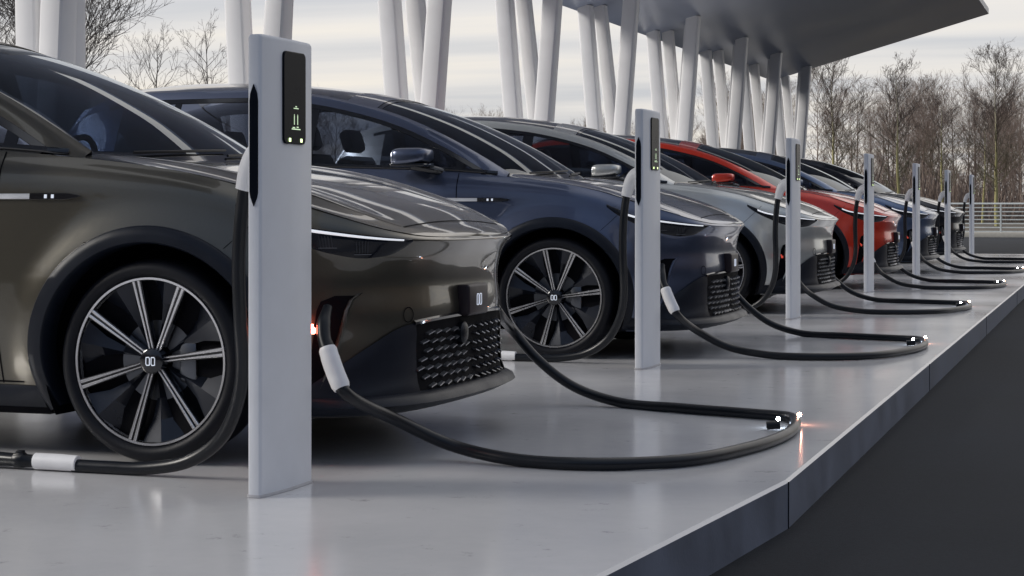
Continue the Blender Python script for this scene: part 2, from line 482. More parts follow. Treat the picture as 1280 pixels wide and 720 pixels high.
    # ---- underbody and wheel wells
    ub = MB(); ub.box((CX-1.55, 0, .235), (4.2, 1.40, .16), .04); ub.box((CX-1.45, 0, .21), (2.0, 1.82, .10), .02)
    ub.build('underbody', M['void'], root)
    for side in (-1, 1):
        for uc in (0, -WB):
            wl = MB(); n = 40; P = []
            for k in range(n+1):
                a = R(-28+236*k/n); P.append([(uc+.452*math.cos(a), side*(.965 if (abs(math.sin(a)) > -1) else 0), .38+.452*math.sin(a)), (uc+.452*math.cos(a), side*.60, .38+.452*math.sin(a)), (uc, side*.60, .38)])
            wl.grid(sh(P), flip=side > 0); wl.build('wheel_liner', M['void'], root)
            # arch cladding
            P = []
            for k in range(61):
                a = R(-24+228*k/60); ca, sa = math.cos(a), math.sin(a)
                def q(r, off):
                    z = max(.172, .38+r*sa); return put(uc+r*ca, z, off, side)
                i0 = q(.438, .012)
                P.append([(i0[0], i0[1]-side*.10, i0[2]), (i0[0], i0[1]-side*.004, i0[2]), q(.444, .017), q(.47, .018), q(.498, .015), q(.503, .008), q(.505, -.004)])
            cl = MB(); cl.grid(sh(P), flip=side > 0); cl.build('arch_cladding', M['cladding'], root, 50)
        sl = MB(); P = []
        for u in np.linspace(-.47, -WB+.47, 50):
            P.append([put(u, .172, -.06, side), put(u, .175, .006, side), put(u, .20, .016, side), put(u, .255, .012, side), put(u, .272, .004, side), put(u, .274, -.01, side)])
        sl.grid(sh(P), flip=side > 0); sl.build('sill', M['cladding'], root, 50)
        make_wheel(root, CX, side); make_wheel(root, CX-WB, side)
    # ---- headlights: slim dark wedges with a bright line along the top
    for side in (-1, 1):
        h = MB(); us = [.345]+list(np.linspace(.36, .86, 40)); sA, sB = s_at(.335), s_at(.893)
        qs = np.linspace(0, 1, 46)
        def zt(q): s = sA+(sB-sA)*q; return float(hl(B(s)[0]))+.004
        lowz = pchip([0, .08, .25, .5, .70, .86, .95, 1], [.946, .905, .845, .782, .762, .770, .792, .818])
        P = []
        for q in qs:
            s = sA+(sB-sA)*q; a, b = zt(q), min(zt(q)-.002, float(lowz(q)))
            P.append([pt(s, b+(a-b)*k/6, .0035+.004*math.sin(math.pi*k/6)**.5 if 0 < k < 6 else .001, side) for k in range(7)])
        h.grid(sh(P), flip=side > 0); hh = h.build('headlight', M['lamp_glass'], root)
        d = MB(); P = []
        for q in np.linspace(.13, .93, 40):
            s = sA+(sB-sA)*q; a = zt(q); w = .013*(1-q*.72)+.002
            P.append([pt(s, a-.004-w, .009, side), pt(s, a-.004-w*.5, .0115, side), pt(s, a-.004, .009, side)])
        d.grid(sh(P), flip=side > 0); d.build('daytime_light', M['drl'], hh)
        for q0 in (.46, .66):
            lens = MB()
            for k in range(5):
                s = sA+(sB-sA)*(q0+k*.016); zc = (zt(q0)+float(lowz(q0)))/2-.004
                P = [[pt(s+dx, zc-.022, .010, side), pt(s+dx+.008, zc+.022, .010, side)] for dx in (0, .004)]
                lens.grid(sh(P), flip=side > 0)
            lens.build('lamp_fin', M['alloy_dark'], hh, 0)
            ll = MB(); P = [[pt(sA+(sB-sA)*(q0-.015+q*.10), float(lowz(q0))+.012+.002*k, .0105, side) for k in (0, 1)] for q in np.linspace(0, 1, 6)]
            ll.grid(sh(P), flip=side > 0); ll.build('lens_edge', M['brake'], hh, 0)
    # ---- lower bumper, splitter, grille
    line = pchip([.50, .60, .72, .82, .90, .96], [.235, .295, .375, .445, .505, .525])
    gs0 = .51        # arc length where the grille ends and the corner blade begins
    for side in (-1, 1):
        s1 = s_at(.44); P = []
        for s in np.linspace(s1, gs0, 40):
            zt_ = float(line(B(s)[0])); zt_ = max(zt_, .235)
            zs_ = np.linspace(.205, zt_, 8)
            P.append([pt(s, z, (.006 if k in (0, 7) else .014), side) for k, z in enumerate(zs_)])
        lb = MB(); lb.grid(sh(P), flip=side < 0); lb.build('lower_bumper', M['cladding'], root, 50)
    lip = MB()
    for side in (-1, 1):
        s1 = s_at(.42); P = []
        for s in np.linspace(0, s1, 60):
            f = sstep(s1, s1-.5, s)
            P.append([pt(s, .172, -.08, side), pt(s, .174, .0, side), pt(s, .185, .01+.020*f, side), pt(s, .215, .016+.034*f, side), pt(s, .235, .012+.030*f, side), pt(s, .252, .008+.006*f, side), pt(s, .258, -.02, side)])
        lip.grid(sh(P), flip=side > 0)
    lip.build('front_splitter', M['cladding'], root, 40)
    gr = MB()
    for side in (-1, 1):
        P = [[pt(s, z, .004, side) for z in np.linspace(.245, max(.25, float(line(B(s)[0]))), 5)] for s in np.linspace(0, gs0, 20)]
        gr.grid(sh(P), flip=side > 0)
    gr = gr.build('grille', M['void'], root)
    slat = MB(); rnd = random.Random(3)
    for side in (-1, 1):
        for r in range(8):
            for c in range(10):
                sc0 = .035+.076*c+(.038 if r % 2 else 0)+.008*math.sin(r*5.1+c*2.3)
                zc = .268+.0335*r
                if sc0 > gs0-.025 or zc > float(line(B(sc0)[0]))-.03: continue
                n = len(slat.v); q = []
                for ds, dz in ((-.023, .005), (.023, -.005)):
                    q += [pt(sc0+ds, zc+dz, .003, side), pt(sc0+ds, zc+dz-.002, .020, side), pt(sc0+ds, zc+dz+.002, .021, side), pt(sc0+ds, zc+dz+.007, .003, side)]
                slat.v += shl(q); slat.f += [(n+k, n+(k+1) % 4, n+4+(k+1) % 4, n+4+k) for k in range(4)]+[(n, n+1, n+2, n+3), (n+4, n+5, n+6, n+7)]
    slat.build('grille_slats', plain('slat_metal', (.34, .35, .38), .3, metal=.9), gr, 0)
    fr = MB()
    for side in (-1, 1):
        P = []
        for s in np.linspace(0, gs0+.01, 24):
            z = float(line(B(s)[0])); P.append([pt(s, z-.010, .002, side), pt(s, z-.006, .012, side), pt(s, z+.004, .013, side), pt(s, z+.010, .002, side)])
        fr.grid(sh(P), flip=side > 0)
    fr.build('grille_trim', M['black_gloss'], root)
    # radar pod in the grille and round sensor cap on the fascia
    rp = MB(); cx_ = pt(.10, .45, .02, -1); P = []
    for k, (f, o) in enumerate(((1, -.03), (1, .004), (.85, .011), (.5, .015), (.01, .016))):
        P.append([(cx_[0]+o, cx_[1]+.040*f*math.cos(2*math.pi*j/24), .452+.044*f*math.sin(2*math.pi*j/24)) for j in range(24)])
    rp.grid(sh(P), close=True, flip=True); rp.build('radar_pod', M['black_trim'], root)
    sp_ = s_at(.905)
    c0 = Vector(pt(sp_, .545, .002, -1)); n2 = Nn(sp_); nn = Vector((n2[0], -n2[1], 0)); tt = Vector((n2[1], n2[0], 0))
    ring = MB(); P = []
    for j in range(25):
        a = 2*math.pi*j/24; e = tt*math.cos(a)+Vector((0, 0, 1))*math.sin(a)
        P.append([c0+e*.026, c0+e*.0285+nn*.001, c0+e*.030])
    ring.grid(sh(P)); ring.build('sensor_ring', M['void'], root, 0)
    # number-plate sized badge box
    nx = .96-.055+.012
    pb = MB(); pb.box((nx+.006+CX, 0, .580), (.06, .235, .125), .012, seg=3); pb = pb.build('badge_box', M['plate'], root)
    emblem('badge', pb, (nx+CX+.0375, 0, .580), (0, 1, 0), (0, 0, 1), .045, M['emblem'], .08)
    # air curtain and charge flap opening at each front corner
    for side in (-1, 1):
        ac = MB(); P = []
        for z, u0, u1 in ((.27, .585, .625), (.36, .60, .665), (.48, .615, .700), (.57, .625, .720), (.605, .64, .735), (.625, .69, .765)):
            P.append([put(u0, z, .003, side), put((u0+u1)/2, z, .005, side), put(u1, z, .003, side)])
        ac.grid(sh(P), flip=side < 0); ac = ac.build('air_intake', M['void'], root)
        fn = MB(); P = []
        for z, u1 in ((.28, .630), (.36, .668), (.48, .703), (.57, .724), (.608, .740), (.630, .768)):
            P.append([put(u1-.004, z, .0, side), put(u1, z, .012, side), put(u1+.008, z+.004, .014, side), put(u1+.018, z+.004, .001, side)])
        fn.grid(sh(P), flip=side < 0); fn.build('intake_blade', PAINT0, ac, 60)
    # ---- glazing
    ws = MB()
    P = [[top(a, b, 1) for b in np.linspace(-1, 1, 41)] for a in np.linspace(0, 1, 24)]
    ws.grid(sh(P)); ws = ws.build('windscreen', M['wind_glass'], root)
    fr2 = MB()      # dark frit around the pane
    for a0, a1, b0, b1 in ((-.0, .05, -1, 1), (.955, 1.0, -1, 1)):
        P = [[top(a, b, 1, .003) for b in np.linspace(b0, b1, 41)] for a in np.linspace(a0, a1, 4)]
        fr2.grid(sh(P))
    for b0, b1 in ((-1, -.93), (.93, 1)):
        P = [[top(a, b, 1, .003) for b in np.linspace(b0, b1, 3)] for a in np.linspace(.05, .955, 24)]
        fr2.grid(sh(P))
    fr2.build('screen_border', M['black_gloss'], ws)
    rf = MB(); P = [[top(a, b, 1, -.0) for b in np.linspace(-1, 1, 41)] for a in np.linspace(1.0, 2, 36)]
    rf.grid(sh(P)); rf = rf.build('roof', M['black_gloss'], root)
    hd = MB(); P = [[top(a, b, 1, .006) for b in np.linspace(-.94, .94, 31)] for a in np.linspace(.985, 1.10, 6)]
    hd.grid(sh(P)); hd.build('roof_header', PAINT0, rf)
    bk = MB(); P = [[top(a, b, 1) for b in np.linspace(-1, 1, 21)] for a in np.linspace(2, 3, 12)]
    bk.grid(sh(P)); bk.build('rear_window', M['glass'], root)
    for side in (-1, 1):
        for name, u0, u1 in (('quarter_light', -.36, -.635), ('front_window', -.68, -1.70), ('rear_window', -1.79, -2.74), ('quarter_light', -2.78, -3.20)):
            g = MB(); P = [[sidew(u, t, side) for t in np.linspace(0, 1, 9)] for u in np.linspace(u0, u1, 26)]
            g.grid(sh(P), flip=side < 0); g.build(name, M['glass'], root)
        for u0, u1 in ((-.63, -.685), (-1.695, -1.795), (-2.735, -2.785)):
            g = MB(); P = [[sidew(u, t, side, .004) for t in np.linspace(0, 1, 9)] for u in np.linspace(u0, u1, 3)]
            g.grid(sh(P), flip=side < 0); g.build('window_pillar', M['black_gloss'], root)
        g = MB(); P = []
        for u in np.linspace(-.40, -3.3, 60):
            a = sidew(u, 0, side, .012); P.append([(a[0], a[1], a[2]+.004), (a[0], a[1]+side*.002, a[2]+.012), (a[0], a[1]-side*.006, a[2]+.028), (a[0], a[1]-side*.02, a[2]+.028)])
        g.grid(sh(P), flip=side < 0)
        P = []
        for u in np.linspace(-.50, -3.3, 90):
            rz, zb = float(Rz(u)), float(Tz(u)); h = max(.01, rz-zb); bw = .046
            t1 = max(.02, 1-bw/h); t0 = max(0.0, t1-.030/h)
            P.append([sidew(u, t0, side, .002), sidew(u, t0, side, .006), sidew(u, t1, side, .006)])
        g.grid(sh(P), flip=side < 0); g.build('window_trim', M['black_gloss'], root)
    # wiper
    w = MB()
    for y0, y1 in ((-.62, .05), (.0, .62)):
        pts = []
        for k in range(9):
            f = k/8; y = y0+(y1-y0)*f; b = abs(y)/.85
            x, _, z = top(.035+.03*f, min(1, b), 1, .014); pts.append((x+CX, y, z))
        w.tube(pts, .006, 6)
    w.build('wiper', M['black_trim'], root)
    # ---- mirrors
    for side in (-1, 1):
        mr = MB(); P = []; n1, n2_ = 14, 24
        c = Vector((-.915+CX, side*1.045, 1.268))
        for i in range(n1+1):
            ph = -math.pi/2+math.pi*i/n1; row = []
            for j in range(n2_):
                th = 2*math.pi*j/n2_
                f = lambda x, e: math.copysign(abs(x)**e, x)
                cx_, cy_, cz_ = f(math.cos(ph), .45)*f(math.cos(th), .5), f(math.cos(ph), .45)*f(math.sin(th), .5), f(math.sin(ph), .5)
                taper = 1-.22*(cx_*.5+.5)
                row.append(c+Vector((cx_*.125, cy_*.115*side*-1*-1, cz_*.060*taper+.008*cx_)))
            P.append(row)
        mr.grid(P, close=True, flip=False); mo = mr.build('side_mirror', PAINT0, root, 60)
        ar = MB(); ar.tube([(c.x-.02, side*1.03, 1.21), (c.x+.06, side*.98, 1.195), (c.x+.13, side*.91, 1.175), (c.x+.15, side*.875, 1.165)], [.028, .030, .028, .03], 10)
        ar.box((c.x, c.y, 1.212), (.235, .20, .02), .008)
        ar.build('mirror_foot', M['black_gloss'], mo)
    # ---- cabin
    for x, y in ((-1.75, -.38), (-1.75, .38), (-2.70, -.38), (-2.70, .38)):
        st = MB(); rot = Matrix.Rotation(R(-18), 3, 'Y')
        st.box((x+CX+.22, y, .72), (.52, .50, .16), .05); st.box((x+CX-.08, y, 1.02), (.14, .48, .60), .05, rot)
        st.box((x+CX-.19, y, 1.42), (.10, .26, .17), .04, rot); st.build('seat', M['seat'], root)
    ds = MB(); ds.box((-.72+CX, 0, .98), (.55, 1.46, .20), .06); ds.box((-1.3+CX, 0, .75), (.9, .22, .3), .04); ds.build('dashboard', M['dash'], root)
    sw = MB(); pts = []
    for k in range(25):
        a = 2*math.pi*k/24; pts.append((-1.17+CX+.07*math.sin(a), .38+.18*math.cos(a), 1.10+.17*math.sin(a)))
    sw.tube(pts, .015, 8, False); sw.tube([(-1.17+CX, .38, 1.10), (-.95+CX, .38, 1.03)], .03); sw.build('steering_wheel', M['dash'], root)
    fl = MB(); fl.box((-1.9+CX, 0, .50), (3.3, 1.6, .10), .02); fl.build('cabin_floor', M['void'], root)
    return root
# ------------------------------------------------------------------ charging post
def make_post():
    t = thing('charging_post', '', 'charger')
    prof = []
    H = 1.52
    sec = [(-.019, -.1835), (.013, -.185), (.018, -.183), (.0215, -.179), (.023, -.173), (.032, -.09), (.040, .0), (.040, .170), (.037, .178), (.030, .183), (-.030, .183), (-.037, .178), (-.040, .170), (-.040, 0), (-.028, -.170), (-.0265, -.177), (-.023, -.182)]
    mb = MB(); P = []
    for z, k in ((0, 1), (H-.012, 1), (H-.004, .93), (H, .80)):
        dz = lambda y: 0
        P.append([(x*k, y*(1-(1-k)*.25), z+(-.004*(z > 1)*(y+.18)/.36)) for x, y in sec])
    mb.grid(P, close=True); n = len(mb.v)-len(sec); mb.f.append(tuple(range(n, n+len(sec))))
    body = mb.build('post_body', M['post'], t, 40)
    b = MB(); b.grid([[(x*1.10, y*1.02, z) for x, y in sec] for z in (.001, .010)], close=True)
    b.f.append(tuple(range(len(sec), 2*len(sec)))); b.build('base_plate', M['fascia_edge'], t, 25)
    # lozenge on the narrow end
    lz = MB(); y0 = -.1838
    zs = [(.955, .0), (.985, .8), (1.0, 1), (1.30, 1), (1.325, .8), (1.355, 0)]
    P = []
    for z, w in zs:
        P.append([(-.003-.0155*w, y0+.001, z), (-.003-.0145*w, y0-.005, z), (-.003+.0145*w, y0-.006, z), (-.003+.0155*w, y0-.001, z)])
    lz.grid(P, flip=True); lz.build('end_lens', M['screen'], t, 20)
    # display on the drive side
    def fx(y): return .022+(.040-.022)*(y+.179)/.179 if y < 0 else .040
    dp = MB(); P = []; yA, yB = -.052, .110; rr = .018; z0, z1 = 1.165, 1.475
    out = []
    for cx_, cz_, a0 in ((yB-rr, z1-rr, 0), (yA+rr, z1-rr, 90), (yA+rr, z0+rr, 180), (yB-rr, z0+rr, 270)):
        for k in range(6):
            a = R(a0+18*k); out.append((cx_+rr*math.cos(a), cz_+rr*math.sin(a)))
    P = [[(fx(y)-.002, y, z) for y, z in out], [(fx(y)+.006, y, z) for y, z in out], [(fx(y)+.008, .03+(y-.03)*.97, 1.32+(z-1.32)*.985) for y, z in out]]
    dp.grid(P, close=True, flip=False); n = len(dp.v)-len(out); dp.f.append(tuple(range(n, n+len(out)))); dpo = dp.build('display', M['screen'], t, 25)
    ic = MB()
    for y, z, w, h in ((.030, 1.285, .04, .003), (.030, 1.291, .012, .004), (.016, 1.245, .006, .030), (.042, 1.245, .006, .030), (.030, 1.215, .07, .0035), (.012, 1.220, .02, .004), (.042, 1.222, .016, .004), (.016, 1.262, .004, .006), (.042, 1.262, .004, .006)):
        x = fx(y)+.0085; ic.add([(x, y-w/2, z-h/2), (x, y+w/2, z-h/2), (x, y+w/2, z+h/2), (x, y-w/2, z+h/2)], [(0, 1, 2, 3)])
    ic.build('screen_symbols', M['icon'], dpo, 0)
    lm = MB()
    for y in (-.015, .072):
        x = fx(y)+.0085; lm.add([(x, y-.008, 1.172), (x, y+.008, 1.172), (x, y+.008, 1.184), (x, y-.008, 1.184)], [(0, 1, 2, 3)])
    lm.build('status_lamp', M['lime'], dpo, 0)
    # hose holder and hose falling to the floor
    hs = [(-.118, -.02, 1.02), (-.132, -.02, .92), (-.142, -.02, .75), (-.140, -.01, .56), (-.148, .02, .40), (-.185, .05, .27), (-.265, .085, .15), (-.40, .115, .065), (-.58, .135, .028), (-.75, .14, .024), (-.88, .14, .024)]
    h = MB(); h.tube(spline(hs, 8), .0235, 14); h = h.build('hose', M['hose'], t, 60)
    kn = MB(); kn.tube(spline([(-.030, -.02, 1.135), (-.065, -.02, 1.13), (-.098, -.02, 1.085), (-.118, -.02, 1.015)], 5), [.040]*4+[.042]*4+[.040]*4+[.036]*2+[.035, .034][:2], 16) if False else None
    pts = spline([(-.030, -.02, 1.140), (-.065, -.02, 1.13), (-.098, -.02, 1.085), (-.120, -.02, 1.01)], 5)
    kn.tube(pts, list(np.linspace(.052, .031, len(pts))), 16); kn.build('hose_holder', M['sleeve'], t, 60)
    sl = MB(); sl.tube([(-.86, .14, .031), (-.862, .14, .031), (-.93, .14, .033), (-1.035, .142, .033), (-1.037, .142, .033)], [.024, .029, .030, .030, .026], 16); sl.build('hose_sleeve', M['sleeve'], t, 50)
    cn = MB(); pts = [(-1.03, .142, .033), (-1.08, .142, .033), (-1.085, .142, .034), (-1.12, .142, .034), (-1.125, .142, .034), (-1.30, .142, .036), (-1.34, .142, .036)]
    cn.tube(pts, [.022, .024, .028, .028, .024, .030, .026], 14); cn.box((-1.10, .142, .062), (.03, .02, .016), .004)
    cn.build('plug', M['black_trim'], t, 40)
    return t
# ------------------------------------------------------------------ looped cable between the two front corners of a car
def make_cable():
    """laid out in the space of car one: x, y relative to its front-axle centre"""
    t = thing('charging_cable', '', 'cable')
    ox, oy = -3.41, 7.01
    def fl(px, py, z=.0245):
        d = (.96-z)*2300/(py-256); l = (px-640)/2300*d
        return (l*CS-d*SN-ox, l*SN+d*CS-oy, z)
    def ev(px, py, z):
        return fl(px, py, z)
    near = [(.655, -.875, .56), (.665, -.93, .47)]
    P0 = (.786, -.985, .30)
    pts = [(.755, -.975, .355), P0, ev(500, 527, .155), ev(560, 555, .065), ev(640, 574, .026), fl(740, 580), fl(850, 576), fl(935, 560), fl(980, 544), fl(994, 531), fl(985, 521), fl(940, 517), fl(850, 510), ev(770, 502, .028), ev(715, 482, .095), ev(672, 449, .22), ev(640, 412, .36), (.72, .93, .47), (.69, .87, .54)]
    c = MB(); c.tube(spline(pts, 10), .0235, 14); c = c.build('cable', M['hose'], t, 60)
    hd = MB(); hd.tube(spline([(.668, -.855, .585), (.680, -.915, .535), (.695, -.945, .48), (.714, -.958, .445)], 4), [.018, .019, .021, .023]+[.025]*5+[.025, .026, .027, .028], 14); hd.build('plug', M['black_trim'], t, 50)
    sl = MB(); q = spline([(.712, -.957, .45), (.728, -.965, .41), (.752, -.975, .36), (.782, -.985, .305)], 4)
    sl.tube(q, [.028]+[.033]*3+[.034]*4+[.034]*4+[.029], 18); sl.build('plug_sleeve', M['sleeve'], t, 50)
    rg = MB(); rg.box((.628, -.905, .520), (.010, .010, .014), .002); rg.box((.640, -.925, .505), (.018, .014, .022), .004)
    rg.build('status_light', M['led_red'], t)
    # clip with a white and a warm pilot light at the bend
    a, b = Vector(fl(973, 528)), Vector(fl(996, 524))
    cl = MB(); cl.tube([Vector(fl(958, 532, .02)), Vector(fl(975, 531, .024))], .018, 12); cl.build('cable_clip', M['black_trim'], t, 50)
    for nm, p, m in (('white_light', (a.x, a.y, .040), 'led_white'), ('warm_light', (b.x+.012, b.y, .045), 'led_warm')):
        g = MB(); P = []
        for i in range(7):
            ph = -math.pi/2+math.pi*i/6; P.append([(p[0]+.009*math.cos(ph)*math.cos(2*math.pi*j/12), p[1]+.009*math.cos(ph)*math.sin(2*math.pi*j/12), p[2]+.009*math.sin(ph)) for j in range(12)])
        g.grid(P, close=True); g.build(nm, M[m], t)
    return t
# ------------------------------------------------------------------ place cars, posts, cables
SP = 4.95
car0 = make_car(); post0 = make_post(); cab0 = make_cable(); index_kids()
CARS = [
 (0.0, None, 'nearest bronze grey electric SUV cut off by the left edge of the photo'),
 (0.05, paint('paint_blue', (.088, .108, .172)), 'dark blue electric SUV standing second in the row behind the bronze grey one'),
 (-.03, paint('paint_silver', (.60, .61, .585), .6), 'silver grey electric SUV between the dark blue and the red one'),
 (0.0, paint('paint_red', (.68, .042, .016), .35), 'bright red electric SUV in the row of parked cars'),
 (-.02, paint('paint_steel', (.12, .17, .28), .7), 'steel blue electric SUV directly behind the red one'),
 (-.04, paint('paint_black', (.008, .009, .014), .3), 'black electric SUV at the far end of the row'),
]
def recolor(root, mat):
    for ch in [root]+list(root.children_recursive):
        if ch.type == 'MESH' and ch.data.materials and ch.data.materials[0] == PAINT0:
            ch.material_slots[0].link = 'OBJECT'; ch.material_slots[0].material = mat
for n, (dx, pm, lab) in enumerate(CARS):
    o = car0 if n == 0 else copy_tree(car0)
    o.location = (-3.41+dx-CX, 7.01+SP*n, 0)
    tag(o, lab, 'car', 'electric cars parked side by side at the chargers')
    if pm: recolor(o, pm)
    c = cab0 if n == 0 else copy_tree(cab0)
    c.location = (-3.41+dx, 7.01+SP*n, 0)
    cl = ['bronze grey', 'dark blue', 'silver grey', 'bright red', 'steel blue', 'black'][n]
    tag(c, 'black charging cable looping on the platform in front of the %s car' % cl, 'cable', 'looped charging cables on the platform')
for ch in cab0.children:
    if ch.name.startswith('status_light'): ch.material_slots[0].link = 'OBJECT'; ch.material_slots[0].material = M['led_red_bright']
PL = ['tall white charging post standing nearest, with lit green symbols on its dark screen',
      'white charging post in front of the dark blue car, second nearest',
      'white charging post in front of the silver grey car',
      'white charging post in front of the bright red car',
      'white charging post in front of the steel blue car',
      'white charging post in front of the black car',
      'white charging post farthest away, with no car beside its hose']
for n in range(7):
    o = post0 if n == 0 else copy_tree(post0)
    o.location = (-2.69+(0, .03, .055, .055, .055, .04, .05)[n], 5.64+SP*n, 0); tag(o, PL[n], 'charger', 'white charging posts along the platform')
# ------------------------------------------------------------------ platform and grounds
def concrete():
    m, nt, b = nodes('platform_concrete')
    v = tex_coords(nt)
    f1 = noise(nt, v, .7, 6); f2 = noise(nt, v, 14, 8, .7); f3 = noise(nt, v, 60, 3)
    mx = nt.nodes.new('ShaderNodeMath'); mx.operation = 'MULTIPLY_ADD'; mx.inputs[1].default_value = .35
    nt.links.new(f2, mx.inputs[0]); nt.links.new(f1, mx.inputs[2])
    c = ramp(nt, mx.outputs[0], [(.35, (.55, .55, .57)), (.75, (.65, .645, .65)), (1, (.70, .69, .69))])
    sp = ramp(nt, noise(nt, v, 5.5, 10, .75), [(.31, (.45, .45, .45)), (.40, (1, 1, 1))])
    mm = nt.nodes.new('ShaderNodeMix'); mm.data_type = 'RGBA'; mm.blend_type = 'MULTIPLY'; mm.inputs[0].default_value = .8
    nt.links.new(c, mm.inputs[6]); nt.links.new(sp, mm.inputs[7]); nt.links.new(mm.outputs[2], b.inputs['Base Color'])
    r = ramp(nt, f1, [(.3, (.10,)*3), (.7, (.22,)*3)]); nt.links.new(r, b.inputs['Roughness'])
    b.inputs['Specular IOR Level'].default_value = .5
    bump(nt, b, f2, .05, .003)
    return m
MC = concrete()
XE = -1.10
edge = [(XE, 37.2), (XE, 6.40), (-1.43, 3.1), (-1.75, 0.2), (-2.2, -6), (-2.6, -14)]
def platform():
    bv = .012; top_, side_ = [], []
    v, f = [], []
    pts = [(-14, 37.2)]+edge+[(-14, -14)]
    n = len(pts)
    def inset(p): return p
    for z, k in ((-.30, 0), (-.010, 0), (0.0, .010)):
        for i, (x, y) in enumerate(pts):
            xx = x-(k if x > -13 else -k); yy = y-(k if y > 37 else (-k if y < -13 else 0)); v.append((xx, yy, z))
    for r in range(2):
        for i in range(n):
            a, b_ = r*n+i, r*n+(i+1) % n; f.append((a, b_, b_+n, a+n)[::-1])
    f.append(tuple(range(2*n, 3*n))[::-1])
    o = mesh_obj('platform', v, f, MC, None, 0); tag(o, kind='structure')
    me = o.data; me.flip_normals() if me.polygons[-1].normal.z < 0 else None
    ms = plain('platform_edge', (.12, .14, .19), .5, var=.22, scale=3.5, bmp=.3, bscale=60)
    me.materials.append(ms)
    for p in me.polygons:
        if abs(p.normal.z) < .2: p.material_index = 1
    j = MB()
    for y in np.arange(6.4, 37, 5.0): j.box((XE+.001, y, -.15), (.004, .004, .285))
    jo = j.build('platform_joints', M['void'], None, 0); tag(jo, kind='structure')
platform()
def asphalt():
    m, nt, b = nodes('asphalt')
    v = tex_coords(nt)
    f = noise(nt, v, 55, 6, .8); g = noise(nt, v, .4, 5)
    c = ramp(nt, f, [(.3, (.006, .009, .014)), (.7, (.012, .016, .024))])
    d = ramp(nt, g, [(.3, (.75,)*3), (.7, (1.2,)*3)])
    mm = nt.nodes.new('ShaderNodeMix'); mm.data_type = 'RGBA'; mm.blend_type = 'MULTIPLY'; mm.inputs[0].default_value = 1
    nt.links.new(c, mm.inputs[6]); nt.links.new(d, mm.inputs[7]); nt.links.new(mm.outputs[2], b.inputs['Base Color'])
    b.inputs['Roughness'].default_value = .85; b.inputs['Specular IOR Level'].default_value = .22
    bump(nt, b, f, .4, .004)
    return m
o = mesh_obj('road', [(-150, -100, -.17), (120, -100, -.17), (120, 66, -.17), (-150, 66, -.17)], [(0, 1, 2, 3)], asphalt(), None, 0); tag(o, kind='structure')
gm = plain('dry_grass', (.075, .060, .042), .9, var=.4, scale=.6)
o = mesh_obj('ground', [(-1500, -1500, -.18), (1500, -1500, -.18), (1500, 1500, -.18), (-1500, 1500, -.18)], [(0, 1, 2, 3)], gm, None, 0); tag(o, kind='structure')
k = MB(); k.box((-15, 66.15, -.10), (270, .35, .20), .02); o = k.build('far_kerb', plain('kerb', (.45, .43, .38), .7)); tag(o, kind='structure')
k = MB(); k.box((-15, 67.8, -.145), (270, 3.0, .05), .01); o = k.build('far_pavement', plain('pave', (.26, .25, .24), .8)); tag(o, kind='structure')
# ------------------------------------------------------------------ railing
def railing():
    t = thing('guard_railing', 'long pale metal railing with horizontal bars and glass panels beyond the asphalt', 'railing', (0, 67, -.12))
    mt = plain('rail_metal', (.62, .66, .66), .4, metal=.2)
    gl = plain('frosted_glass', (.30, .34, .34), .25)
    x0, x1, st = -22, 30, 2.0; i = 0
    top_ = MB(); top_.tube([(x0, 0, 1.12), (x1, 0, 1.12)], .03, 8); top_.build('top_rail', mt, t)
    x = x0
    while x <= x1:
        p = MB(); p.box((x, 0, .56), (.05, .05, 1.10)); p.build('railing_post', mt, t, 0)
        if x < x1:
            if i % 3 == 1:
                g = MB(); g.box((x+st/2, 0, .58), (st-.12, .02, .92)); g.build('glass_panel', gl, t, 0)
            else:
                g = MB()
                for z in np.linspace(.14, .98, 7): g.box((x+st/2, 0, z), (st-.05, .025, .04))
                g.build('rail_bars', mt, t, 0)
        x += st; i += 1
railing()
# ------------------------------------------------------------------ columns and canopy
XB, ZB, SLP = -9.6, 4.57, .286
def roofz(x): return ZB+SLP*(x-XB)
def column_group(yc, legs, label, xc=-8.95):
    t = thing('canopy_column', label, 'column', (xc, yc, 0), 'splayed white column groups carrying the canopy')
    ft = MB(); ft.box((0, 0, .04), (.95, .8, .08), .02); ft.build('column_foot', M['column'], t)
    for (tx, ty, bx, by, w) in legs:
        m = MB(); P = []; n = 16
        for z0 in np.linspace(.05, 1, 8):
            f = z0; x, y = bx+(tx-bx)*f, by+(ty-by)*f; zz = f*(roofz(xc+tx)+.02)
            P.append([])
            for k_ in range(n):
                a = 2*math.pi*k_/n+.3+f*.35; ca, sa = math.cos(a), math.sin(a)
                e = .42; P[-1].append((x+w*math.copysign(abs(ca)**e, ca), y+w*1.15*math.copysign(abs(sa)**e, sa), zz))
        m.grid(P, close=True); m.build('column_leg', M['column'], t, 28)
GY = [14.1, 18.3, 23.0, 28.0, 32.8, 38.0, 43.2, 47.8, 52.6]
var = [[(-.46, .0, -.06, -.1, .135), (.46, -.1, .08, -.05, .14), (-.30, .45, .22, .45, .12)],
       [(-.46, .0, -.06, -.1, .135), (.46, -.2, .08, -.1, .145), (.24, .5, -.14, .4, .115), (-.28, .6, .14, .5, .12)],
       [(-.22, .0, -.05, -.1, .115), (.24, -.1, .06, -.1, .125), (-.1, .5, .05, .3, .10)],
       [(-.36, .0, -.06, -.1, .118), (.37, -.1, .08, -.1, .125), (.05, .6, -.08, .4, .10)]]
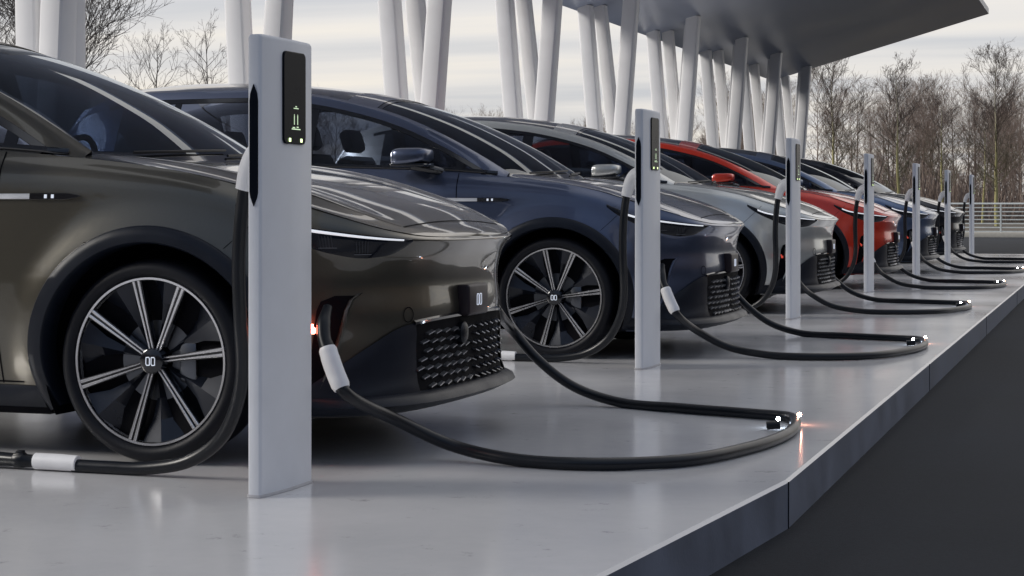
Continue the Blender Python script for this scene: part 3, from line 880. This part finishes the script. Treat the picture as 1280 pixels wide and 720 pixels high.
names = ['leftmost white column group, filling the corner above the bronze grey car roof', 'wide white column group standing behind the nearest charging post',
         'white column group rising behind the dark blue car windscreen', 'white column group behind the roof of the silver grey car, left of the canopy corner',
         'white column group meeting the near visible edge of the canopy behind the second post', 'white column group between the second and third charging posts, right above the red roof',
         'white column group behind the red car bonnet, middle of the far canopy', 'white column group second from the far end of the canopy', 'slim white column group at the far end of the canopy']
for i, y in enumerate(GY): column_group(y, var[{0: 2, 1: 3, 2: 0, 3: 0, 4: 0}.get(i, 1)], names[i])
def canopy():
    t = thing('canopy', 'long tilted canopy roof with dark grey underside carried by the white columns', 'canopy', (0, 0, 0))
    th = .16; YN, XN = 29.5, -8.05        # wide roof beyond YN, a slim run over the column heads before it
    out = [(XB, 0.), (XN, 0.), (XN, YN), (-3.5, YN), (-3.5, 53.2), (XB, 53.2)]
    n = len(out)
    v = [(x, y, roofz(x)) for x, y in out]+[(x, y, roofz(x)+th) for x, y in out]
    f = [(0, 5, 2, 1), (5, 4, 3, 2), (6, 7, 8, 11), (8, 9, 10, 11)]+[(i, (i+1) % n, n+(i+1) % n, n+i) for i in range(n)]
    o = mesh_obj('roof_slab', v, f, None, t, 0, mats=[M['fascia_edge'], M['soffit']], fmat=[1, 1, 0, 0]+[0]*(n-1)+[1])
    bm = bmesh.new(); bm.from_mesh(o.data); bmesh.ops.recalc_face_normals(bm, faces=bm.faces); bm.to_mesh(o.data); bm.free()
    # one unseen, guessed bay over each parked car; slots shaped to streak the reflections
    for k in range(-1, 5):
        ya, yb = 7.01+SP*k-1.8, 7.01+SP*k+2.25
        if yb > YN-.4: yb = YN-.4
        b = MB(); x0, x1 = XN+.01, -3.5
        b.add([(x, y, roofz(x)+d) for d in (.01, th-.01) for x in (x0, x1) for y in (ya, yb)], [(0, 1, 3, 2), (4, 6, 7, 5), (0, 4, 5, 1), (2, 3, 7, 6), (0, 2, 6, 4), (1, 5, 7, 3)])
        b.build('unseen_roof_bay', M['soffit'], t, 0)
canopy()
# ------------------------------------------------------------------ bare trees
def grow(rnd, H, spread=.36, levels=3, trunk_r=.11, dens=1., lean=0.):
    """returns (trunk tube list, branch tube list) as (points, radii)"""
    trunk = []; n = 9
    x = y = 0
    for i in range(n+1):
        f = i/n; trunk.append((x, y, H*f)); x += rnd.uniform(-.02, .02)*H*.35+lean*H/n; y += rnd.uniform(-.02, .02)*H*.35
    tr = [trunk_r*(1-.93*(i/n)**.8) for i in range(n+1)]
    br = []
    def branch(p, d, L, r, lev):
        pts = [p]; rs = [r]; k = 4 if lev < 2 else 3
        q = Vector(p); dd = Vector(d)
        for i in range(k):
            q = q+dd*(L/k); pts.append(tuple(q)); rs.append(max(.0045, r*(1-(i+1)/k*.85)))
            dd = (dd+Vector((rnd.uniform(-.22, .22), rnd.uniform(-.22, .22), .10-.02*lev if lev < 2 else rnd.uniform(-.15, .1)))).normalized()
        br.append((pts, rs))
        if lev >= levels: return
        m = int((5 if lev == 0 else 4 if lev == 1 else 3)*dens+rnd.random())
        for j in range(m):
            f = rnd.uniform(.2, 1); i0 = min(k-1, int(f*k)); a, b = Vector(pts[i0]), Vector(pts[i0+1]); pp = a.lerp(b, f*k-i0)
            dv = (b-a).normalized(); rv = Vector((rnd.uniform(-1, 1), rnd.uniform(-1, 1), rnd.uniform(-.4, .9))).normalized()
            branch(tuple(pp), (dv*.9+rv*.75).normalized(), L*rnd.uniform(.38, .62), max(.0055, r*.5), lev+1)
    nb = int(30*dens)
    for i in range(nb):
        f = .20+.78*(i+rnd.random())/nb; z = f*H; t = f*n; k = min(n-1, int(t)); p = Vector(trunk[k]).lerp(Vector(trunk[k+1]), t-k)
        az = rnd.uniform(0, 2*math.pi)
        L = H*spread*(math.sin(math.pi*min(1, (1-f)*.95+.10))**.8)*rnd.uniform(.55, 1.1)+.15
        up = .55+.6*f
        branch(tuple(p), Vector((math.cos(az), math.sin(az), up)).normalized(), L, trunk_r*.32*(1-f*.6), 0)
    return (trunk, tr), br
def tubes(items, nside=3, offset=(0, 0, 0)):
    mb = MB()
    for pts, rs in items: mb.tube(pts, rs, nside, False)
    return mb
def bark_mat(name, c0, c1, moss=None, zlo=1., zhi=6.):
    m, nt, b = nodes(name)
    v = tex_coords(nt); f = noise(nt, v, 3, 5)
    c = ramp(nt, f, [(.35, c0), (.65, c1)])
    if moss:
        sx = nt.nodes.new('ShaderNodeSeparateXYZ'); nt.links.new(v, sx.inputs[0])
        mr = nt.nodes.new('ShaderNodeMapRange'); mr.inputs[1].default_value = zlo; mr.inputs[2].default_value = zhi; mr.inputs[3].default_value = 1; mr.inputs[4].default_value = 0
        nt.links.new(sx.outputs['Z'], mr.inputs[0])
        mm = nt.nodes.new('ShaderNodeMix'); mm.data_type = 'RGBA'; nt.links.new(mr.outputs[0], mm.inputs[0]); nt.links.new(c, mm.inputs[6]); mm.inputs[7].default_value = (*moss, 1)
        c = mm.outputs[2]
    nt.links.new(c, b.inputs['Base Color']); b.inputs['Roughness'].default_value = .85
    return m
MB_BIRCH = bark_mat('birch_bark', (.24, .22, .18), (.42, .38, .30), (.34, .31, .14), 3.5, 7.)
MB_TWIG = bark_mat('twig', (.055, .040, .036), (.10, .075, .062), (.13, .115, .07), 2.5, 6.)
MB_DARK = bark_mat('dark_bark', (.030, .024, .024), (.06, .046, .042))
MB_WOOD = bark_mat('woodland', (.14, .104, .088), (.25, .19, .155))
def at(px, d, z=-.18):
    l = (px-640)/2300*d; return (l*CS-d*SN, l*SN+d*CS, z)
def bare_tree(px, d, py_top, label, seed, mats, spread=.30, dens=1., trunk_r=None, lean=0., levels=3):
    rnd = random.Random(seed); H = .96+(256-py_top)*d/2300+.18
    tk, br = grow(rnd, H, spread, levels, trunk_r or H*.014, dens, lean)
    t = thing('bare_tree', label, 'tree', at(px, d), 'leafless trees behind the parking area')
    m = MB(); m.tube(tk[0], tk[1], 8); m.build('trunk', mats[0], t, 60)
    mm = tubes(br, 3); mm.build('crown', mats[1], t, 0)
B1 = (MB_BIRCH, MB_TWIG); B2 = (MB_DARK, MB_DARK)
bare_tree(1041, 100, 78, 'tall bare birch with yellow lichen on its trunk, just right of the last canopy column', 11, B1, .30, 1.15)
bare_tree(1123, 100, 88, 'bare birch with yellow green trunk standing behind the fourth and fifth charging posts', 12, B1, .24, 1.1)
bare_tree(1178, 104, 130, 'smaller slender bare birch between the two taller birches on the right', 13, B1, .24, 1.)
bare_tree(1246, 98, 82, 'tall bare birch with yellow trunk nearest the right edge of the photo', 14, B1, .30, 1.2)
bare_tree(1228, 112, 150, 'thin pale bare birch just left of the tall birch at the right edge', 15, B1, .2, .8)
bare_tree(80, 46, -60, 'large dark bare tree with spreading boughs right of the leftmost columns', 16, B2, .40, 1.35, .10, .0, 3)
bare_tree(-12, 60, 0, 'dark bare tree cut off by the left edge behind the bronze grey roof', 17, B2, .36, 1.2)
bare_tree(197, 95, 55, 'round topped small bare tree above the rear of the dark blue car', 18, B2, .27, .8)
bare_tree(262, 95, 48, 'bare tree just left of the wide column group behind the nearest post', 19, B2, .27, .8)
def woods():
    """woodland too dense to count: several bare tree shapes repeated all round the site"""
    protos = []
    for k in range(5):
        rnd = random.Random(40+k); H = 9.
        tk, br = grow(rnd, H, .27, 2, .11, 1.25); mb = tubes([tk]+br, 3)
        protos.append((np.array(mb.v), mb.f))
    rnd = random.Random(99); place = []
    for i in range(100):      # seen part
        px = rnd.uniform(620, 1420); d = rnd.uniform(118, 175)
        place.append((at(px, d), rnd.uniform(.75, 1.05)*(d/130)*(1. if px > 900 else .74)))
    for i in range(60):
        px = rnd.uniform(-150, 620); d = rnd.uniform(110, 160); place.append((at(px, d), rnd.uniform(.6, .85)))
    allv, allf, off = [], [], 0
    for (p, s) in place:
        v, f = protos[rnd.randrange(5)]; a = rnd.uniform(0, 6.28); c, s_ = math.cos(a), math.sin(a)
        w = v@np.array([[c, s_, 0], [-s_, c, 0], [0, 0, 1]])*s+np.array(p)
        allv.append(w); allf.append(np.array([q for q in f if len(q) == 4])+off); off += len(v)
    V = np.concatenate(allv); F = np.concatenate(allf)
    me = D.meshes.new('woodland'); me.vertices.add(len(V)); me.vertices.foreach_set('co', V.ravel())
    me.loops.add(F.size); me.loops.foreach_set('vertex_index', F.ravel().astype(np.int32))
    me.polygons.add(len(F)); me.polygons.foreach_set('loop_start', np.arange(0, F.size, 4, dtype=np.int32))
    me.materials.append(MB_WOOD); me.update(calc_edges=True)
    o = D.objects.new('woodland', me); COL.objects.link(o); tag(o, 'dense leafless brown wood far behind the railing and columns', 'woodland', kind='stuff')
woods()
def thicket(name, label, px0, px1, d, h, n, seed, full=False):
    """mass of upright brushwood: thin crossed stems"""
    rnd = np.random.RandomState(seed)
    if full: az = rnd.uniform(px0, px1, n); dd = d+rnd.uniform(0, 30, n); X, Y = dd*np.cos(az), dd*np.sin(az)
    else:
        px = rnd.uniform(px0, px1, n); dd = d+rnd.uniform(0, 25, n); l = (px-640)/2300*dd; X = l*CS-dd*SN; Y = l*SN+dd*CS
    hh = h*rnd.uniform(.25, 1, n)**.8*(.8+.25*np.sin(X*.35)+.15*np.sin(X*.9+Y*.4)); w = rnd.uniform(.012, .05, n)*(3. if full else 1); a = rnd.uniform(0, 3.14, n)
    z0 = rnd.uniform(0, .55, n)*hh; lx, ly = rnd.uniform(-.7, .7, n)*(hh-z0)*.6, rnd.uniform(-.7, .7, n)*(hh-z0)*.6
    V = np.zeros((n, 4, 3)); dx, dy = w*np.cos(a), w*np.sin(a)
    V[:, 0] = np.stack([X-dx, Y-dy, z0-.2], 1); V[:, 1] = np.stack([X+dx, Y+dy, z0-.2], 1)
    V[:, 2] = np.stack([X+lx+dx*.3, Y+ly+dy*.3, hh], 1); V[:, 3] = np.stack([X+lx-dx*.3, Y+ly-dy*.3, hh], 1)
    me = D.meshes.new(name); me.vertices.add(n*4); me.vertices.foreach_set('co', V.ravel())
    me.loops.add(n*4); me.loops.foreach_set('vertex_index', np.arange(n*4, dtype=np.int32))
    me.polygons.add(n); me.polygons.foreach_set('loop_start', np.arange(0, n*4, 4, dtype=np.int32))
    me.materials.append(MB_WOOD); me.update(calc_edges=True)
    o = D.objects.new(name, me); COL.objects.link(o); tag(o, label, 'undergrowth', kind='stuff')
thicket('undergrowth', 'tangled brown brushwood filling the foot of the far wood', -200, 1500, 116, 3.8, 26000, 5)
thicket('unseen_wood', 'dark wood added outside the view for the car sides to reflect', R(150), R(415), 60, 17, 90000, 6, True)  # unseen trees, added and raised so the car sides mirror something dark
# ------------------------------------------------------------------ sky and light
SUN_EL, SUN_AZ = 29., 203.     # azimuth of the sun counter-clockwise from +x
w = D.worlds.new('World'); sc.world = w; w.use_nodes = True; nt = w.node_tree
bg = nt.nodes['Background']; sk = nt.nodes.new('ShaderNodeTexSky'); sk.sky_type = 'NISHITA'; sk.sun_disc = False
sk.sun_elevation = R(SUN_EL); sk.sun_rotation = R(90-SUN_AZ)
tc = nt.nodes.new('ShaderNodeTexCoord'); sx = nt.nodes.new('ShaderNodeSeparateXYZ'); nt.links.new(tc.outputs['Generated'], sx.inputs[0])
# cloud deck seen in perspective: divide the direction by its height
zz = nt.nodes.new('ShaderNodeMath'); zz.operation = 'MAXIMUM'; zz.inputs[1].default_value = 0; nt.links.new(sx.outputs['Z'], zz.inputs[0])
za = nt.nodes.new('ShaderNodeMath'); za.operation = 'ADD'; za.inputs[1].default_value = .035; nt.links.new(zz.outputs[0], za.inputs[0])
dv = []
for ax in 'XY':
    q = nt.nodes.new('ShaderNodeMath'); q.operation = 'DIVIDE'; nt.links.new(sx.outputs[ax], q.inputs[0]); nt.links.new(za.outputs[0], q.inputs[1]); dv.append(q)
cb = nt.nodes.new('ShaderNodeCombineXYZ'); nt.links.new(dv[0].outputs[0], cb.inputs[0]); nt.links.new(dv[1].outputs[0], cb.inputs[1])
mp = nt.nodes.new('ShaderNodeMapping'); mp.inputs['Rotation'].default_value = (0, 0, R(-YAW)); mp.inputs['Scale'].default_value = (.16, .62, 1)
nt.links.new(cb.outputs[0], mp.inputs[0])
nz = nt.nodes.new('ShaderNodeTexNoise'); nz.inputs['Scale'].default_value = 1.; nz.inputs['Detail'].default_value = 5; nz.inputs['Roughness'].default_value = .5
nt.links.new(mp.outputs[0], nz.inputs['Vector'])
CL = 4.7
cr = ramp(nt, nz.outputs['Fac'], [(.34, (.64, .645, .68)), (.50, (.86, .825, .80)), (.64, (1.0, .925, .83))])
# upper sky is duller than the horizon band
up = nt.nodes.new('ShaderNodeMapRange'); up.inputs[1].default_value = .05; up.inputs[2].default_value = .6; up.inputs[3].default_value = CL; up.inputs[4].default_value = CL*1.55
nt.links.new(sx.outputs['Z'], up.inputs[0])
sc_ = nt.nodes.new('ShaderNodeVectorMath'); sc_.operation = 'SCALE'; nt.links.new(cr, sc_.inputs[0]); nt.links.new(up.outputs[0], sc_.inputs['Scale'])
# darkening put into the sky behind the camera, keeping the car sides dark
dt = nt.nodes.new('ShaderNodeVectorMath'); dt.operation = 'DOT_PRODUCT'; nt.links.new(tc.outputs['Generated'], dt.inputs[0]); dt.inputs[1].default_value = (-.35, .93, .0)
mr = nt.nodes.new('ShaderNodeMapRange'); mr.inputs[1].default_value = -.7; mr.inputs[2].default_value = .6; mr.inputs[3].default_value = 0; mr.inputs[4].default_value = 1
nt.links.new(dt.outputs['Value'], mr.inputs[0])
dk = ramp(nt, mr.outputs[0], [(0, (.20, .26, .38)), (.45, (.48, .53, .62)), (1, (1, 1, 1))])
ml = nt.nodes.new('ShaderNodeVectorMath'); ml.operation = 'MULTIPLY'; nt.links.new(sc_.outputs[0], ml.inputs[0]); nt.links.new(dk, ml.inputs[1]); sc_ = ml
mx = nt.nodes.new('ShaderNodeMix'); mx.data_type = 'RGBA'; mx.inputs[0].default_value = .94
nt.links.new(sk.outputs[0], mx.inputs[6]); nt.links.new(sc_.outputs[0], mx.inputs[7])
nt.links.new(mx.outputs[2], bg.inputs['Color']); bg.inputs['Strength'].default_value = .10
sl = D.lights.new('sun', 'SUN'); sl.energy = 1.5; sl.angle = R(20); sl.color = (1, .95, .88)
so = D.objects.new('sun', sl); COL.objects.link(so)
dirv = Vector((math.cos(R(SUN_AZ))*math.cos(R(SUN_EL)), math.sin(R(SUN_AZ))*math.cos(R(SUN_EL)), math.sin(R(SUN_EL))))
so.rotation_euler = (-dirv).to_track_quat('-Z', 'Y').to_euler()
sc.view_settings.view_transform = 'Standard'; sc.view_settings.look = 'None'; sc.view_settings.exposure = .95; sc.view_settings.gamma = 1
sc.render.engine = 'CYCLES'
